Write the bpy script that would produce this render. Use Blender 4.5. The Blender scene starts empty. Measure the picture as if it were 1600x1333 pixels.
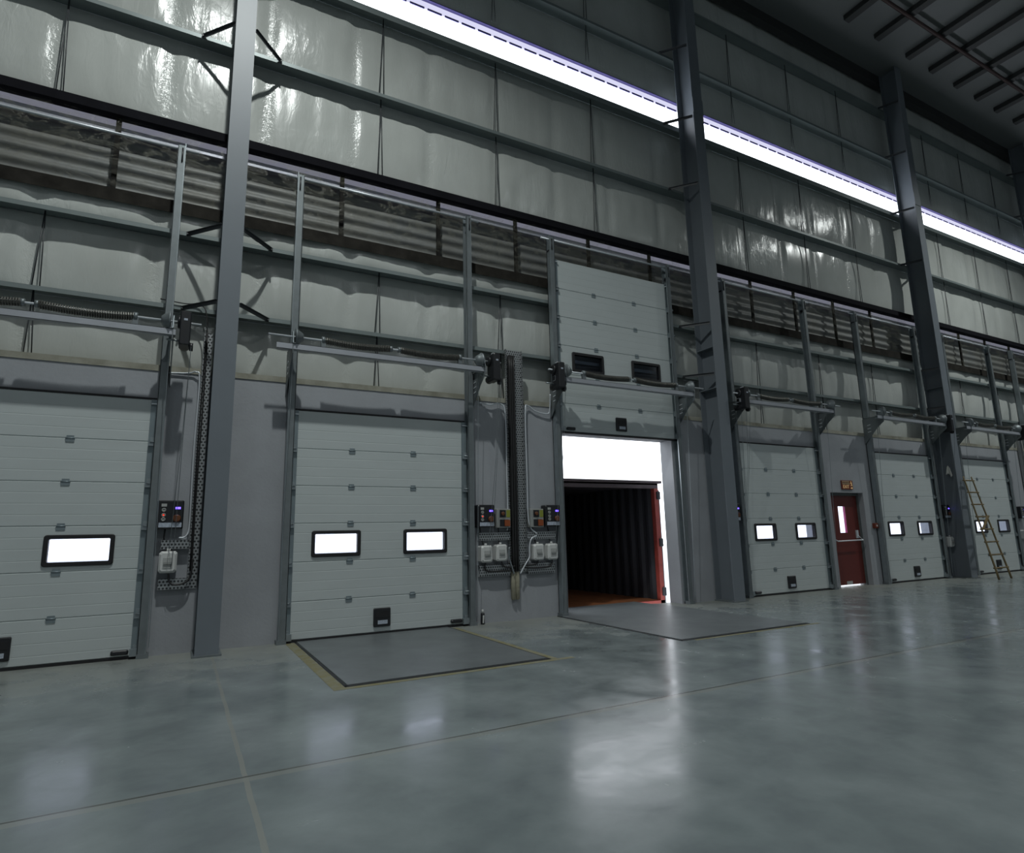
import bpy, bmesh, math, random
from mathutils import Vector, Matrix, noise
random.seed(7)
SC = bpy.context.scene
COL = SC.collection
PI = math.pi

# ------------------------------------------------------------------ materials
def _n(nt, t, x=0, y=0):
    n = nt.nodes.new(t); n.location = (x, y); return n

def mat(name, col, rough=.5, metal=0.0, var=0.0, vscale=3.0, bump=0.0, bscale=40.0, stretch=(1, 1, 1), spec=.5, rvar=0.0, col2=None):
    m = bpy.data.materials.new(name); m.use_nodes = True
    nt = m.node_tree; b = nt.nodes['Principled BSDF']
    b.inputs['Base Color'].default_value = (*col, 1)
    b.inputs['Roughness'].default_value = rough
    b.inputs['Metallic'].default_value = metal
    b.inputs['Specular IOR Level'].default_value = spec
    tc = _n(nt, 'ShaderNodeTexCoord'); mp = _n(nt, 'ShaderNodeMapping')
    mp.inputs['Scale'].default_value = stretch
    nt.links.new(tc.outputs['Object'], mp.inputs['Vector'])
    if var > 0 or col2 or rvar:
        tx = _n(nt, 'ShaderNodeTexNoise'); tx.inputs['Scale'].default_value = vscale
        tx.inputs['Detail'].default_value = 6; tx.inputs['Roughness'].default_value = .6
        nt.links.new(mp.outputs['Vector'], tx.inputs['Vector'])
        rp = _n(nt, 'ShaderNodeValToRGB')
        rp.color_ramp.elements[0].position = .3; rp.color_ramp.elements[1].position = .7
        c2 = col2 or tuple(min(1, c * (1 + var)) for c in col)
        rp.color_ramp.elements[0].color = (*[c * (1 - var) for c in col], 1)
        rp.color_ramp.elements[1].color = (*c2, 1)
        nt.links.new(tx.outputs['Fac'], rp.inputs['Fac'])
        nt.links.new(rp.outputs['Color'], b.inputs['Base Color'])
        if rvar:
            mr = _n(nt, 'ShaderNodeMapRange')
            mr.inputs['From Min'].default_value = .3; mr.inputs['From Max'].default_value = .7
            mr.inputs['To Min'].default_value = rough - rvar; mr.inputs['To Max'].default_value = rough + rvar
            nt.links.new(tx.outputs['Fac'], mr.inputs['Value']); nt.links.new(mr.outputs['Result'], b.inputs['Roughness'])
    if bump > 0:
        t2 = _n(nt, 'ShaderNodeTexNoise'); t2.inputs['Scale'].default_value = bscale; t2.inputs['Detail'].default_value = 4
        nt.links.new(mp.outputs['Vector'], t2.inputs['Vector'])
        bp = _n(nt, 'ShaderNodeBump'); bp.inputs['Strength'].default_value = bump; bp.inputs['Distance'].default_value = .02
        nt.links.new(t2.outputs['Fac'], bp.inputs['Height']); nt.links.new(bp.outputs['Normal'], b.inputs['Normal'])
    return m

def emit(name, col, s):
    m = bpy.data.materials.new(name); m.use_nodes = True; nt = m.node_tree
    nt.nodes.remove(nt.nodes['Principled BSDF'])
    e = _n(nt, 'ShaderNodeEmission'); e.inputs['Color'].default_value = (*col, 1); e.inputs['Strength'].default_value = s
    nt.links.new(e.outputs[0], nt.nodes['Material Output'].inputs[0]); return m

def math_node(nt, op, a, b=None, c=None):
    n = _n(nt, 'ShaderNodeMath'); n.operation = op
    for i, v in enumerate((a, b, c)):
        if v is None: continue
        if isinstance(v, (int, float)): n.inputs[i].default_value = v
        else: nt.links.new(v, n.inputs[i])
    return n.outputs[0]

def floor_material():
    m = bpy.data.materials.new('polished_concrete'); m.use_nodes = True
    nt = m.node_tree; b = nt.nodes['Principled BSDF']; L = nt.links.new
    tc = _n(nt, 'ShaderNodeTexCoord')
    sep = _n(nt, 'ShaderNodeSeparateXYZ'); L(tc.outputs['Object'], sep.inputs[0])
    n1 = _n(nt, 'ShaderNodeTexNoise'); n1.inputs['Scale'].default_value = .55; n1.inputs['Detail'].default_value = 7; n1.inputs['Roughness'].default_value = .62
    n2 = _n(nt, 'ShaderNodeTexNoise'); n2.inputs['Scale'].default_value = 2.3; n2.inputs['Detail'].default_value = 5; n2.inputs['Roughness'].default_value = .55; n2.inputs['Distortion'].default_value = .25
    for n in (n1, n2): L(tc.outputs['Object'], n.inputs['Vector'])
    r1 = _n(nt, 'ShaderNodeValToRGB'); e = r1.color_ramp.elements
    e[0].position = .32; e[0].color = (.150, .180, .187, 1); e[1].position = .68; e[1].color = (.245, .282, .29, 1)
    L(n1.outputs['Fac'], r1.inputs['Fac'])
    r2 = _n(nt, 'ShaderNodeValToRGB'); e = r2.color_ramp.elements
    e[0].position = .3; e[0].color = (.80, .80, .81, 1); e[1].position = .72; e[1].color = (1.12, 1.12, 1.10, 1)
    L(n2.outputs['Fac'], r2.inputs['Fac'])
    mx = _n(nt, 'ShaderNodeMixRGB'); mx.blend_type = 'MULTIPLY'; mx.inputs[0].default_value = 1
    L(r1.outputs[0], mx.inputs[1]); L(r2.outputs[0], mx.inputs[2])
    # pale site dust lying along the foot of the wall
    d = math_node(nt, 'MULTIPLY_ADD', sep.outputs['Y'], .55, 1.0)
    d = math_node(nt, 'ADD', d, math_node(nt, 'MULTIPLY', math_node(nt, 'SUBTRACT', n2.outputs['Fac'], .5), 1.6))
    dn = nt.nodes[-1]; dn.use_clamp = True
    mx2 = _n(nt, 'ShaderNodeMixRGB'); mx2.inputs[2].default_value = (.27, .27, .235, 1)
    L(math_node(nt, 'MULTIPLY', d, .6), mx2.inputs[0]); L(mx.outputs[0], mx2.inputs[1])
    # saw-cut joints
    def joint(sock, pos, w):
        return math_node(nt, 'LESS_THAN', math_node(nt, 'ABSOLUTE', math_node(nt, 'SUBTRACT', sock, pos)), w)
    wob = math_node(nt, 'MULTIPLY', math_node(nt, 'SUBTRACT', n2.outputs['Fac'], .5), .02)
    yy = math_node(nt, 'ADD', sep.outputs['Y'], wob); xx = math_node(nt, 'ADD', sep.outputs['X'], wob)
    jd = joint(yy, -4.53, .010)
    jl = math_node(nt, 'MULTIPLY', joint(yy, -4.56, .045), .45)
    jx = math_node(nt, 'MULTIPLY', joint(xx, .40, .014), .65)
    jx2 = math_node(nt, 'MULTIPLY', joint(xx, 8.9, .014), .65)
    mx3 = _n(nt, 'ShaderNodeMixRGB'); mx3.inputs[2].default_value = (.26, .265, .235, 1)
    L(math_node(nt, 'MAXIMUM', math_node(nt, 'MAXIMUM', jl, jx), jx2), mx3.inputs[0]); L(mx2.outputs[0], mx3.inputs[1])
    mx4 = _n(nt, 'ShaderNodeMixRGB'); mx4.inputs[2].default_value = (.05, .055, .05, 1)
    L(math_node(nt, 'MULTIPLY', jd, .8), mx4.inputs[0]); L(mx3.outputs[0], mx4.inputs[1])
    L(mx4.outputs[0], b.inputs['Base Color'])
    ro = math_node(nt, 'MULTIPLY_ADD', n2.outputs['Fac'], .36, .03)
    ro = math_node(nt, 'ADD', ro, math_node(nt, 'MULTIPLY', d, .18))
    L(ro, b.inputs['Roughness'])
    b.inputs['Specular IOR Level'].default_value = .5
    n3 = _n(nt, 'ShaderNodeTexNoise'); n3.inputs['Scale'].default_value = 5; n3.inputs['Detail'].default_value = 5
    L(tc.outputs['Object'], n3.inputs['Vector'])
    bp = _n(nt, 'ShaderNodeBump'); bp.inputs['Strength'].default_value = .06; bp.inputs['Distance'].default_value = .02
    L(n3.outputs['Fac'], bp.inputs['Height']); L(bp.outputs['Normal'], b.inputs['Normal'])
    return m

def foil_material():
    m = bpy.data.materials.new('white_vinyl_insulation'); m.use_nodes = True
    nt = m.node_tree; b = nt.nodes['Principled BSDF']; L = nt.links.new
    tc = _n(nt, 'ShaderNodeTexCoord'); mp = _n(nt, 'ShaderNodeMapping'); mp.inputs['Scale'].default_value = (1, 1, .28)
    L(tc.outputs['Object'], mp.inputs[0])
    n1 = _n(nt, 'ShaderNodeTexNoise'); n1.inputs['Scale'].default_value = 9; n1.inputs['Detail'].default_value = 5; n1.inputs['Roughness'].default_value = .55; n1.inputs['Distortion'].default_value = .8
    L(mp.outputs[0], n1.inputs['Vector'])
    n2 = _n(nt, 'ShaderNodeTexNoise'); n2.inputs['Scale'].default_value = .8; n2.inputs['Detail'].default_value = 5
    L(tc.outputs['Object'], n2.inputs['Vector'])
    rp = _n(nt, 'ShaderNodeValToRGB'); e = rp.color_ramp.elements
    e[0].position = .3; e[0].color = (.47, .49, .465, 1); e[1].position = .7; e[1].color = (.57, .595, .57, 1)
    L(n2.outputs['Fac'], rp.inputs['Fac']); L(rp.outputs[0], b.inputs['Base Color'])
    b.inputs['Roughness'].default_value = .22; b.inputs['Specular IOR Level'].default_value = .55
    # seams every 1.22 m gather small creases
    sep = _n(nt, 'ShaderNodeSeparateXYZ'); L(tc.outputs['Object'], sep.inputs[0])
    fr = math_node(nt, 'FRACT', math_node(nt, 'MULTIPLY', math_node(nt, 'ADD', sep.outputs['X'], 21.495), 1 / 1.27))
    ds = math_node(nt, 'ABSOLUTE', math_node(nt, 'SUBTRACT', fr, .5))
    near = _n(nt, 'ShaderNodeMapRange'); near.inputs['From Min'].default_value = 0; near.inputs['From Max'].default_value = .12
    near.inputs['To Min'].default_value = 1.0; near.inputs['To Max'].default_value = 0.0; L(ds, near.inputs['Value'])
    n3 = _n(nt, 'ShaderNodeTexNoise'); n3.inputs['Scale'].default_value = 22; n3.inputs['Detail'].default_value = 4; n3.inputs['Distortion'].default_value = 1.2
    L(tc.outputs['Object'], n3.inputs['Vector'])
    h = math_node(nt, 'ADD', math_node(nt, 'MULTIPLY', n1.outputs['Fac'], math_node(nt, 'MAXIMUM', math_node(nt, 'MULTIPLY_ADD', n2.outputs['Fac'], 4.5, -1.9), .22)),
                  math_node(nt, 'MULTIPLY', math_node(nt, 'MULTIPLY', n3.outputs['Fac'], near.outputs[0]), .45))
    bp = _n(nt, 'ShaderNodeBump'); bp.inputs['Strength'].default_value = .55; bp.inputs['Distance'].default_value = .03
    L(h, bp.inputs['Height']); L(bp.outputs['Normal'], b.inputs['Normal'])
    return m

def film_material():
    m = bpy.data.materials.new('dusty_clear_film'); m.use_nodes = True
    nt = m.node_tree; b = nt.nodes['Principled BSDF']; L = nt.links.new; out = nt.nodes['Material Output']
    tc = _n(nt, 'ShaderNodeTexCoord'); mp = _n(nt, 'ShaderNodeMapping'); mp.inputs['Scale'].default_value = (1, 1, 2.2)
    L(tc.outputs['Object'], mp.inputs[0])
    n1 = _n(nt, 'ShaderNodeTexNoise'); n1.inputs['Scale'].default_value = 2.2; n1.inputs['Detail'].default_value = 8; n1.inputs['Roughness'].default_value = .6; n1.inputs['Distortion'].default_value = 1.4
    L(mp.outputs[0], n1.inputs['Vector'])
    b.inputs['Base Color'].default_value = (.27, .265, .205, 1); b.inputs['Roughness'].default_value = .2
    bp = _n(nt, 'ShaderNodeBump'); bp.inputs['Strength'].default_value = .9; bp.inputs['Distance'].default_value = .05
    L(n1.outputs['Fac'], bp.inputs['Height']); L(bp.outputs['Normal'], b.inputs['Normal'])
    tr = _n(nt, 'ShaderNodeBsdfTransparent'); mx = _n(nt, 'ShaderNodeMixShader')
    mr = _n(nt, 'ShaderNodeMapRange'); mr.inputs['From Min'].default_value = .46; mr.inputs['From Max'].default_value = .70
    mr.inputs['To Min'].default_value = .0; mr.inputs['To Max'].default_value = .40
    wisp = math_node(nt, 'MAXIMUM', math_node(nt, 'SUBTRACT', 1.0, math_node(nt, 'MULTIPLY', math_node(nt, 'ABSOLUTE', math_node(nt, 'SUBTRACT', n1.outputs['Fac'], .52)), 26.0)), 0.0)
    L(n1.outputs['Fac'], mr.inputs['Value']); L(math_node(nt, 'MULTIPLY_ADD', wisp, .22, math_node(nt, 'MULTIPLY', mr.outputs[0], .4)), mx.inputs[0])
    L(tr.outputs[0], mx.inputs[1]); L(b.outputs[0], mx.inputs[2]); L(mx.outputs[0], out.inputs[0])
    return m

def pane_material():
    m = bpy.data.materials.new('clear_acrylic_pane'); m.use_nodes = True
    nt = m.node_tree; L = nt.links.new; out = nt.nodes['Material Output']; nt.nodes.remove(nt.nodes['Principled BSDF'])
    tr = _n(nt, 'ShaderNodeBsdfTransparent'); tr.inputs[0].default_value = (.82, .84, .90, 1)
    gl = _n(nt, 'ShaderNodeBsdfGlossy'); gl.inputs['Roughness'].default_value = .08
    mx = _n(nt, 'ShaderNodeMixShader'); mx.inputs[0].default_value = .06; L(tr.outputs[0], mx.inputs[1]); L(gl.outputs[0], mx.inputs[2])
    L(mx.outputs[0], out.inputs[0]); return m

def tray_material():
    """galvanised strip punched with rows of holes"""
    m = mat('perforated_galvanised', (.33, .35, .36), .42, .7)
    nt = m.node_tree; b = nt.nodes['Principled BSDF']; L = nt.links.new
    tc = _n(nt, 'ShaderNodeTexCoord'); mp = _n(nt, 'ShaderNodeMapping'); mp.inputs['Scale'].default_value = (26, 26, 26)
    L(tc.outputs['Object'], mp.inputs[0])
    sep = _n(nt, 'ShaderNodeSeparateXYZ'); L(mp.outputs[0], sep.inputs[0])
    row = math_node(nt, 'FLOOR', sep.outputs['Z'])
    sx = math_node(nt, 'ADD', math_node(nt, 'ADD', sep.outputs['X'], sep.outputs['Y']), math_node(nt, 'MULTIPLY', row, .5))
    fx = math_node(nt, 'SUBTRACT', math_node(nt, 'FRACT', sx), .5)
    fz = math_node(nt, 'SUBTRACT', math_node(nt, 'FRACT', sep.outputs['Z']), .5)
    r2 = math_node(nt, 'ADD', math_node(nt, 'MULTIPLY', fx, fx), math_node(nt, 'MULTIPLY', fz, fz))
    hole = math_node(nt, 'LESS_THAN', r2, .10)
    mx = _n(nt, 'ShaderNodeMixRGB'); mx.inputs[1].default_value = (.42, .44, .45, 1); mx.inputs[2].default_value = (.03, .033, .035, 1)
    L(hole, mx.inputs[0]); L(mx.outputs[0], b.inputs['Base Color'])
    L(math_node(nt, 'MULTIPLY_ADD', hole, -.7, .7), b.inputs['Metallic'])
    return m

def checker_plate_material():
    m = mat('checker_plate_steel', (.17, .188, .196), .42, .3, var=.15, vscale=2.5)
    nt = m.node_tree; b = nt.nodes['Principled BSDF']; L = nt.links.new
    tc = _n(nt, 'ShaderNodeTexCoord'); mp = _n(nt, 'ShaderNodeMapping'); mp.inputs['Scale'].default_value = (30, 30, 30)
    mp.inputs['Rotation'].default_value = (0, 0, PI / 4); L(tc.outputs['Object'], mp.inputs[0])
    ck = _n(nt, 'ShaderNodeTexChecker'); ck.inputs['Scale'].default_value = 1; L(mp.outputs[0], ck.inputs[0])
    bp = _n(nt, 'ShaderNodeBump'); bp.inputs['Strength'].default_value = .25; bp.inputs['Distance'].default_value = .004
    L(ck.outputs['Fac'], bp.inputs['Height']); L(bp.outputs['Normal'], b.inputs['Normal'])
    return m

M = {}
M['floor'] = floor_material()
M['foil'] = foil_material()
M['film'] = film_material()
M['pane'] = pane_material()
M['tray'] = tray_material()
M['plate'] = checker_plate_material()
M['wall'] = mat('grey_painted_concrete', (.33, .345, .37), .6, var=.07, vscale=1.6, bump=.12, bscale=30)
M['ledge'] = mat('dusty_beige_flashing', (.30, .29, .22), .7, var=.35, vscale=3, col2=(.40, .39, .33))
M['door'] = mat('pale_grey_door_skin', (.51, .555, .555), .38, var=.03, vscale=1.5, bump=.04, bscale=120, stretch=(1, 1, 4))
M['stile'] = mat('galvanised_stile', (.24, .29, .31), .42, .45, var=.06)
M['galv'] = mat('galvanised_steel', (.31, .35, .37), .40, .65, var=.10, vscale=6)
M['galvdark'] = mat('dull_galvanised', (.20, .225, .235), .5, .5, var=.12, vscale=5)
M['beamgalv'] = mat('matt_zinc_beam', (.40, .42, .46), .5, .3, var=.05)
M['bright'] = mat('bright_steel_rod', (.66, .70, .74), .38, .3)
M['spring'] = mat('oiled_spring_steel', (.10, .10, .09), .45, .5, var=.15, vscale=9)
M['black'] = mat('black_rubber', (.012, .012, .014), .6)
M['blackplastic'] = mat('black_plastic', (.016, .017, .020), .4)
M['cable'] = mat('black_cable', (.015, .015, .016), .45)
M['column'] = mat('grey_steel_paint', (.165, .188, .212), .45, var=.05, vscale=1.2)
M['girt'] = mat('grey_girt_paint', (.20, .235, .235), .42, .2, var=.08, vscale=1.4)
M['girtdark'] = mat('flat_black_channel', (.010, .010, .013), .95, var=.2, spec=.1)  # near-black matte colour of the upper channel
M['girtbrown'] = mat('dusty_brown_channel', (.022, .020, .017), .9, var=.5, vscale=4, spec=.15)
M['brace'] = mat('dark_painted_angle', (.05, .055, .06), .45, var=.1)
M['corr'] = mat('weathered_corrugated_sheet', (.20, .212, .212), .55, .1, var=.12, vscale=1.3, col2=(.18, .18, .165))
M['flash'] = mat('pale_zinc_flashing', (.46, .47, .54), .4, .3, var=.05)
M['batten'] = mat('brown_batten', (.018, .017, .016), .9, spec=.15)
M['dayglow'] = emit('emissive_daylight_strip', (.62, .64, .80), .24)
M['ceil'] = mat('dull_roof_lining', (.13, .14, .14), .5, var=.06, vscale=.7)
M['purlin'] = mat('dark_roof_purlin', (.03, .032, .032), .6)
M['roompaint'] = mat('plain_white_hall_wall', (.62, .65, .68), .7)
M['white'] = mat('white_plastic', (.62, .63, .62), .4)
M['offwhite'] = mat('grey_white_plastic', (.42, .43, .42), .45)
M['greybox'] = mat('grey_enamel_box', (.30, .31, .30), .45)
M['labelw'] = mat('pale_blue_label', (.42, .47, .55), .5, var=.25, vscale=60)
M['yellow'] = mat('yellow_green_sticker', (.25, .28, .04), .5)
M['orange'] = mat('orange_rotary_switch', (.28, .07, .02), .4)
M['amber'] = mat('dull_amber_knob', (.14, .05, .02), .4)
M['paintyellow'] = mat('worn_yellow_paint', (.25, .215, .07), .65, var=.25, vscale=9, col2=(.22, .225, .18))
M['foam'] = mat('beige_foam_tube', (.34, .32, .24), .8, var=.2, vscale=14)
M['red'] = mat('red_gloss_enamel', (.125, .020, .015), .35, var=.06)
M['dkframe'] = mat('dark_grey_frame', (.11, .12, .12), .5)
M['signred'] = mat('dark_red_sign', (.16, .03, .012), .45)
M['signtext'] = emit('lit_sign_lettering', (.62, .44, .22), .55)
M['contred'] = mat('red_container_paint', (.34, .06, .045), .5, var=.25, vscale=6)
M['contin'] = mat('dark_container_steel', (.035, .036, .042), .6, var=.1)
M['contfloor'] = mat('rusty_orange_floor', (.28, .10, .035), .7, var=.3, vscale=5)
M['bamboo'] = mat('weathered_bamboo', (.17, .125, .055), .6, var=.3, vscale=12)
M['cloth'] = mat('white_rag', (.62, .62, .58), .8)
M['outground'] = mat('pale_concrete_yard', (.55, .55, .55), .8)
M['ledblue'] = emit('blue_led', (.10, .06, 1.0), 5.0)
M['ledred'] = emit('red_led', (1.0, .06, .03), 1.2)
M['sky'] = emit('daylit_polycarbonate', (.88, .93, 1.0), 4.0)
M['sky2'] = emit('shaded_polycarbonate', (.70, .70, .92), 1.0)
M['skyedge'] = mat('violet_sheet_edge', (.16, .14, .40), .5)
M['pink'] = mat('sunlit_tint_reveal', (.62, .10, .26), .4)  # door red lightened to pink: daylight on the edge put into the colour

# ------------------------------------------------------------------ mesh builder
class MB:
    def __init__(s, o=(0, 0, 0)):
        s.v = []; s.f = []; s.o = Vector(o); s.smooth = []
    def _add(s, vs, fs, sm=False):
        b = len(s.v); s.v += [Vector(p) - s.o for p in vs]
        s.f += [tuple(b + i for i in f) for f in fs]; s.smooth += [sm] * len(fs); return s
    def box(s, x0, x1, y0, y1, z0, z1):
        x0, x1 = min(x0, x1), max(x0, x1); y0, y1 = min(y0, y1), max(y0, y1); z0, z1 = min(z0, z1), max(z0, z1)
        vs = [(x0, y0, z0), (x1, y0, z0), (x1, y1, z0), (x0, y1, z0), (x0, y0, z1), (x1, y0, z1), (x1, y1, z1), (x0, y1, z1)]
        return s._add(vs, [(3, 2, 1, 0), (4, 5, 6, 7), (0, 1, 5, 4), (1, 2, 6, 5), (2, 3, 7, 6), (3, 0, 4, 7)])
    def bbox(s, x0, x1, y0, y1, z0, z1, c):
        """box with its front (-Y) and its upright edges chamfered"""
        f = lambda d: [(x0 + d, z0), (x1 - d, z0), (x1, z0 + d), (x1, z1 - d), (x1 - d, z1), (x0 + d, z1), (x0, z1 - d), (x0, z0 + d)]
        outer = f(c)
        cx, cz = (x0 + x1) / 2, (z0 + z1) / 2
        inner = [(cx + (x - cx) * (1 - 2 * c / max(x1 - x0, .01)), cz + (z - cz) * (1 - 2 * c / max(z1 - z0, .01))) for x, z in outer]
        vs = [(x, y1, z) for x, z in outer] + [(x, y0 + c, z) for x, z in outer] + [(x, y0, z) for x, z in inner]
        fs = [tuple(range(7, -1, -1)), tuple(range(16, 24))]
        for k in range(8):
            j = (k + 1) % 8
            fs += [(j, k, 8 + k, 8 + j), (8 + j, 8 + k, 16 + k, 16 + j)]
        return s._add(vs, [tuple(reversed(q)) for q in fs])
    def quad(s, a, b, c, d): return s._add([a, b, c, d], [(0, 1, 2, 3)])
    def tube(s, pts, r, n=8, cap=True):
        P = [Vector(p) for p in pts]; vs = []; fs = []
        rs = r if isinstance(r, (list, tuple)) else [r] * len(P)
        up = None
        for i, p in enumerate(P):
            t = (P[min(i + 1, len(P) - 1)] - P[max(i - 1, 0)]).normalized()
            if up is None:
                a = Vector((0, 0, 1)) if abs(t.z) < .9 else Vector((1, 0, 0)); u = t.cross(a).normalized()
            else:
                u = (up - t * up.dot(t)); u = u.normalized() if u.length > 1e-6 else t.orthogonal().normalized()
            up = u; w = t.cross(u)
            for k in range(n):
                a = 2 * PI * k / n; vs.append(p + (u * math.cos(a) + w * math.sin(a)) * rs[i])
        for i in range(len(P) - 1):
            for k in range(n):
                j = (k + 1) % n; fs.append((i * n + k, i * n + j, (i + 1) * n + j, (i + 1) * n + k))
        s._add(vs, fs, n > 5)
        if cap:
            b = len(s.v) - len(vs)
            s.f += [tuple(b + k for k in reversed(range(n))), tuple(b + (len(P) - 1) * n + k for k in range(n))]; s.smooth += [False, False]
        return s
    def bar(s, p0, p1, w, h, up=(0, 0, 1)):
        """rectangular bar from p0 to p1"""
        p0, p1 = Vector(p0), Vector(p1); t = (p1 - p0).normalized(); u = t.cross(Vector(up)).normalized() * (w / 2); v = u.cross(t).normalized() * (h / 2)
        vs = [p + a * u + b * v for p in (p0, p1) for a, b in ((-1, -1), (1, -1), (1, 1), (-1, 1))]
        return s._add(vs, [(3, 2, 1, 0), (4, 5, 6, 7), (0, 1, 5, 4), (1, 2, 6, 5), (2, 3, 7, 6), (3, 0, 4, 7)])
    def prism(s, poly, axis, a0, a1):
        """poly: 2-D outline in the two axes other than `axis`, extruded along it"""
        def P(u, v, a):
            return (a, u, v) if axis == 'x' else (u, a, v) if axis == 'y' else (u, v, a)
        n = len(poly); vs = [P(u, v, a0) for u, v in poly] + [P(u, v, a1) for u, v in poly]
        fs = [tuple(reversed(range(n))), tuple(range(n, 2 * n))] + [(k, (k + 1) % n, n + (k + 1) % n, n + k) for k in range(n)]
        return s._add(vs, fs)
    def sheet(s, prof, a0, a1, axis='x', t=0.0):
        """open profile extruded along X"""
        n = len(prof); vs = [(a0, u, v) for u, v in prof] + [(a1, u, v) for u, v in prof]
        return s._add(vs, [(k, k + 1, n + k + 1, n + k) for k in range(n - 1)])
    def lathe(s, prof, c, axis, n=20):
        """prof: (distance along axis, radius)"""
        vs = []; fs = []; c = Vector(c)
        for d, r in prof:
            for k in range(n):
                a = 2 * PI * k / n; p, q = r * math.cos(a), r * math.sin(a)
                vs.append(c + Vector((d, p, q) if axis == 'x' else (p, d, q) if axis == 'y' else (p, q, d)))
        for i in range(len(prof) - 1):
            for k in range(n):
                j = (k + 1) % n; fs.append((i * n + k, i * n + j, (i + 1) * n + j, (i + 1) * n + k))
        s._add(vs, fs, True)
        b = len(s.v) - len(vs); s.f += [tuple(b + k for k in reversed(range(n))), tuple(b + (len(prof) - 1) * n + k for k in range(n))]; s.smooth += [False, False]
        return s
    def ring(s, x0, x1, z0, z1, ix0, ix1, iz0, iz1, y0, y1, rad=.03, irad=.012):
        """rounded rectangular frame facing -Y"""
        def loop(a, b, c, d, r, m=4):
            out = []
            for cx, cz, s0 in ((b - r, d - r, 0), (a + r, d - r, 1), (a + r, c + r, 2), (b - r, c + r, 3)):
                for k in range(m + 1):
                    t = (s0 + k / m) * PI / 2; out.append((cx + r * math.cos(t), cz + r * math.sin(t)))
            return out
        O = loop(x0, x1, z0, z1, rad); I = loop(ix0, ix1, iz0, iz1, irad); n = len(O)
        O2 = loop(x0 + .008, x1 - .008, z0 + .008, z1 - .008, rad)
        vs = [(x, y1, z) for x, z in O] + [(x, y0 + .008, z) for x, z in O] + [(x, y0, z) for x, z in O2] + [(x, y0, z) for x, z in I] + [(x, y1, z) for x, z in I]
        fs = []
        for a in range(4):
            for k in range(n):
                j = (k + 1) % n; fs.append((a * n + k, a * n + j, (a + 1) * n + j, (a + 1) * n + k))
        for k in range(n):
            j = (k + 1) % n; fs.append((4 * n + k, 4 * n + j, j, k))
        return s._add(vs, fs)
    def build(s, name, m, parent=None, recalc=True):
        me = bpy.data.meshes.new(name); me.from_pydata(s.v, [], s.f)
        for i, p in enumerate(me.polygons): p.use_smooth = s.smooth[i]
        if recalc:
            bm = bmesh.new(); bm.from_mesh(me); bmesh.ops.recalc_face_normals(bm, faces=bm.faces); bm.to_mesh(me); bm.free()
        me.materials.append(M[m] if isinstance(m, str) else m); me.update()
        o = bpy.data.objects.new(name, me); COL.objects.link(o)
        if parent is not None: o.parent = parent
        return o

def tag(o, label, cat, group=None, kind=None):
    if label: o['label'] = label
    if cat: o['category'] = cat
    if group: o['group'] = group
    if kind: o['kind'] = kind
    return o

def thing(name, label, cat, loc, group=None, kind='thing'):
    o = bpy.data.objects.new(name, None); COL.objects.link(o); o.location = loc; o.empty_display_size = .1
    return tag(o, label, cat, group, kind)

def struct(name, mb, m, label=None, cat=None, recalc=True):
    o = mb.build(name, m, None, recalc); o['kind'] = 'structure'
    if label: o['label'] = label
    if cat: o['category'] = cat
    return o

def spart(o, label):
    o['label'] = label; return o

# ------------------------------------------------------------------ layout (metres; X along the wall, Y into it, Z up)
XA, XB = -13.0, 38.0
YW = .05            # inner face of the painted concrete wall
YI = .34            # insulation plane
CEIL = 14.2
ROOMY = -30.0
LINTEL = 3.04
DOORS = [(-2.82, -.42), (1.305, 3.70), (5.58, 8.08), (9.79, 12.13), (14.30, 16.59), (18.18, 20.44)]
EXIT = (12.60, 13.78)
COLS = [.345, 9.0, 17.16, 24.75]

# ------------------------------------------------------------------ room shell
struct('floor', MB().box(XA, XB, ROOMY, .36, -.20, 0), 'floor', 'polished grey concrete floor with saw cut joints', 'floor')
# concrete wall with its openings
mb = MB(); xs = XA
openings = sorted([(a + .0, b - .05, 2.98) for a, b in DOORS] + [(EXIT[0], EXIT[1], 2.06)])
for a, b, h in openings:
    mb.box(xs, a, YW, .36, 0, 3.42); mb.box(a, b, YW, .36, h, 3.42); xs = b
mb.box(xs, XB, YW, .36, 0, 3.42)
struct('wall_concrete', mb, 'wall', 'grey painted concrete wall under the insulation', 'wall')
struct('trim_ledge', MB().box(XA, XB, YW - .012, .36, 3.40, 3.475), 'ledge', 'dusty beige strip along the top of the concrete wall', 'trim')
struct('wall_left', MB().box(XA - .2, XA, ROOMY, .5, 0, CEIL), 'roompaint')
struct('wall_right', MB().box(XB, XB + .2, ROOMY, .5, 0, CEIL), 'roompaint')
struct('wall_rear', MB().box(XA, XB, ROOMY - .2, ROOMY, 0, CEIL), 'roompaint')
struct('ceiling', MB().box(XA - .2, XB + .2, ROOMY - .2, .7, CEIL, CEIL + .15), 'ceil', 'dark lined underside of the roof', 'ceiling')
struct('wall_cladding', MB().box(XA, XB, .62, .66, 3.42, CEIL), 'roompaint')

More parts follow.
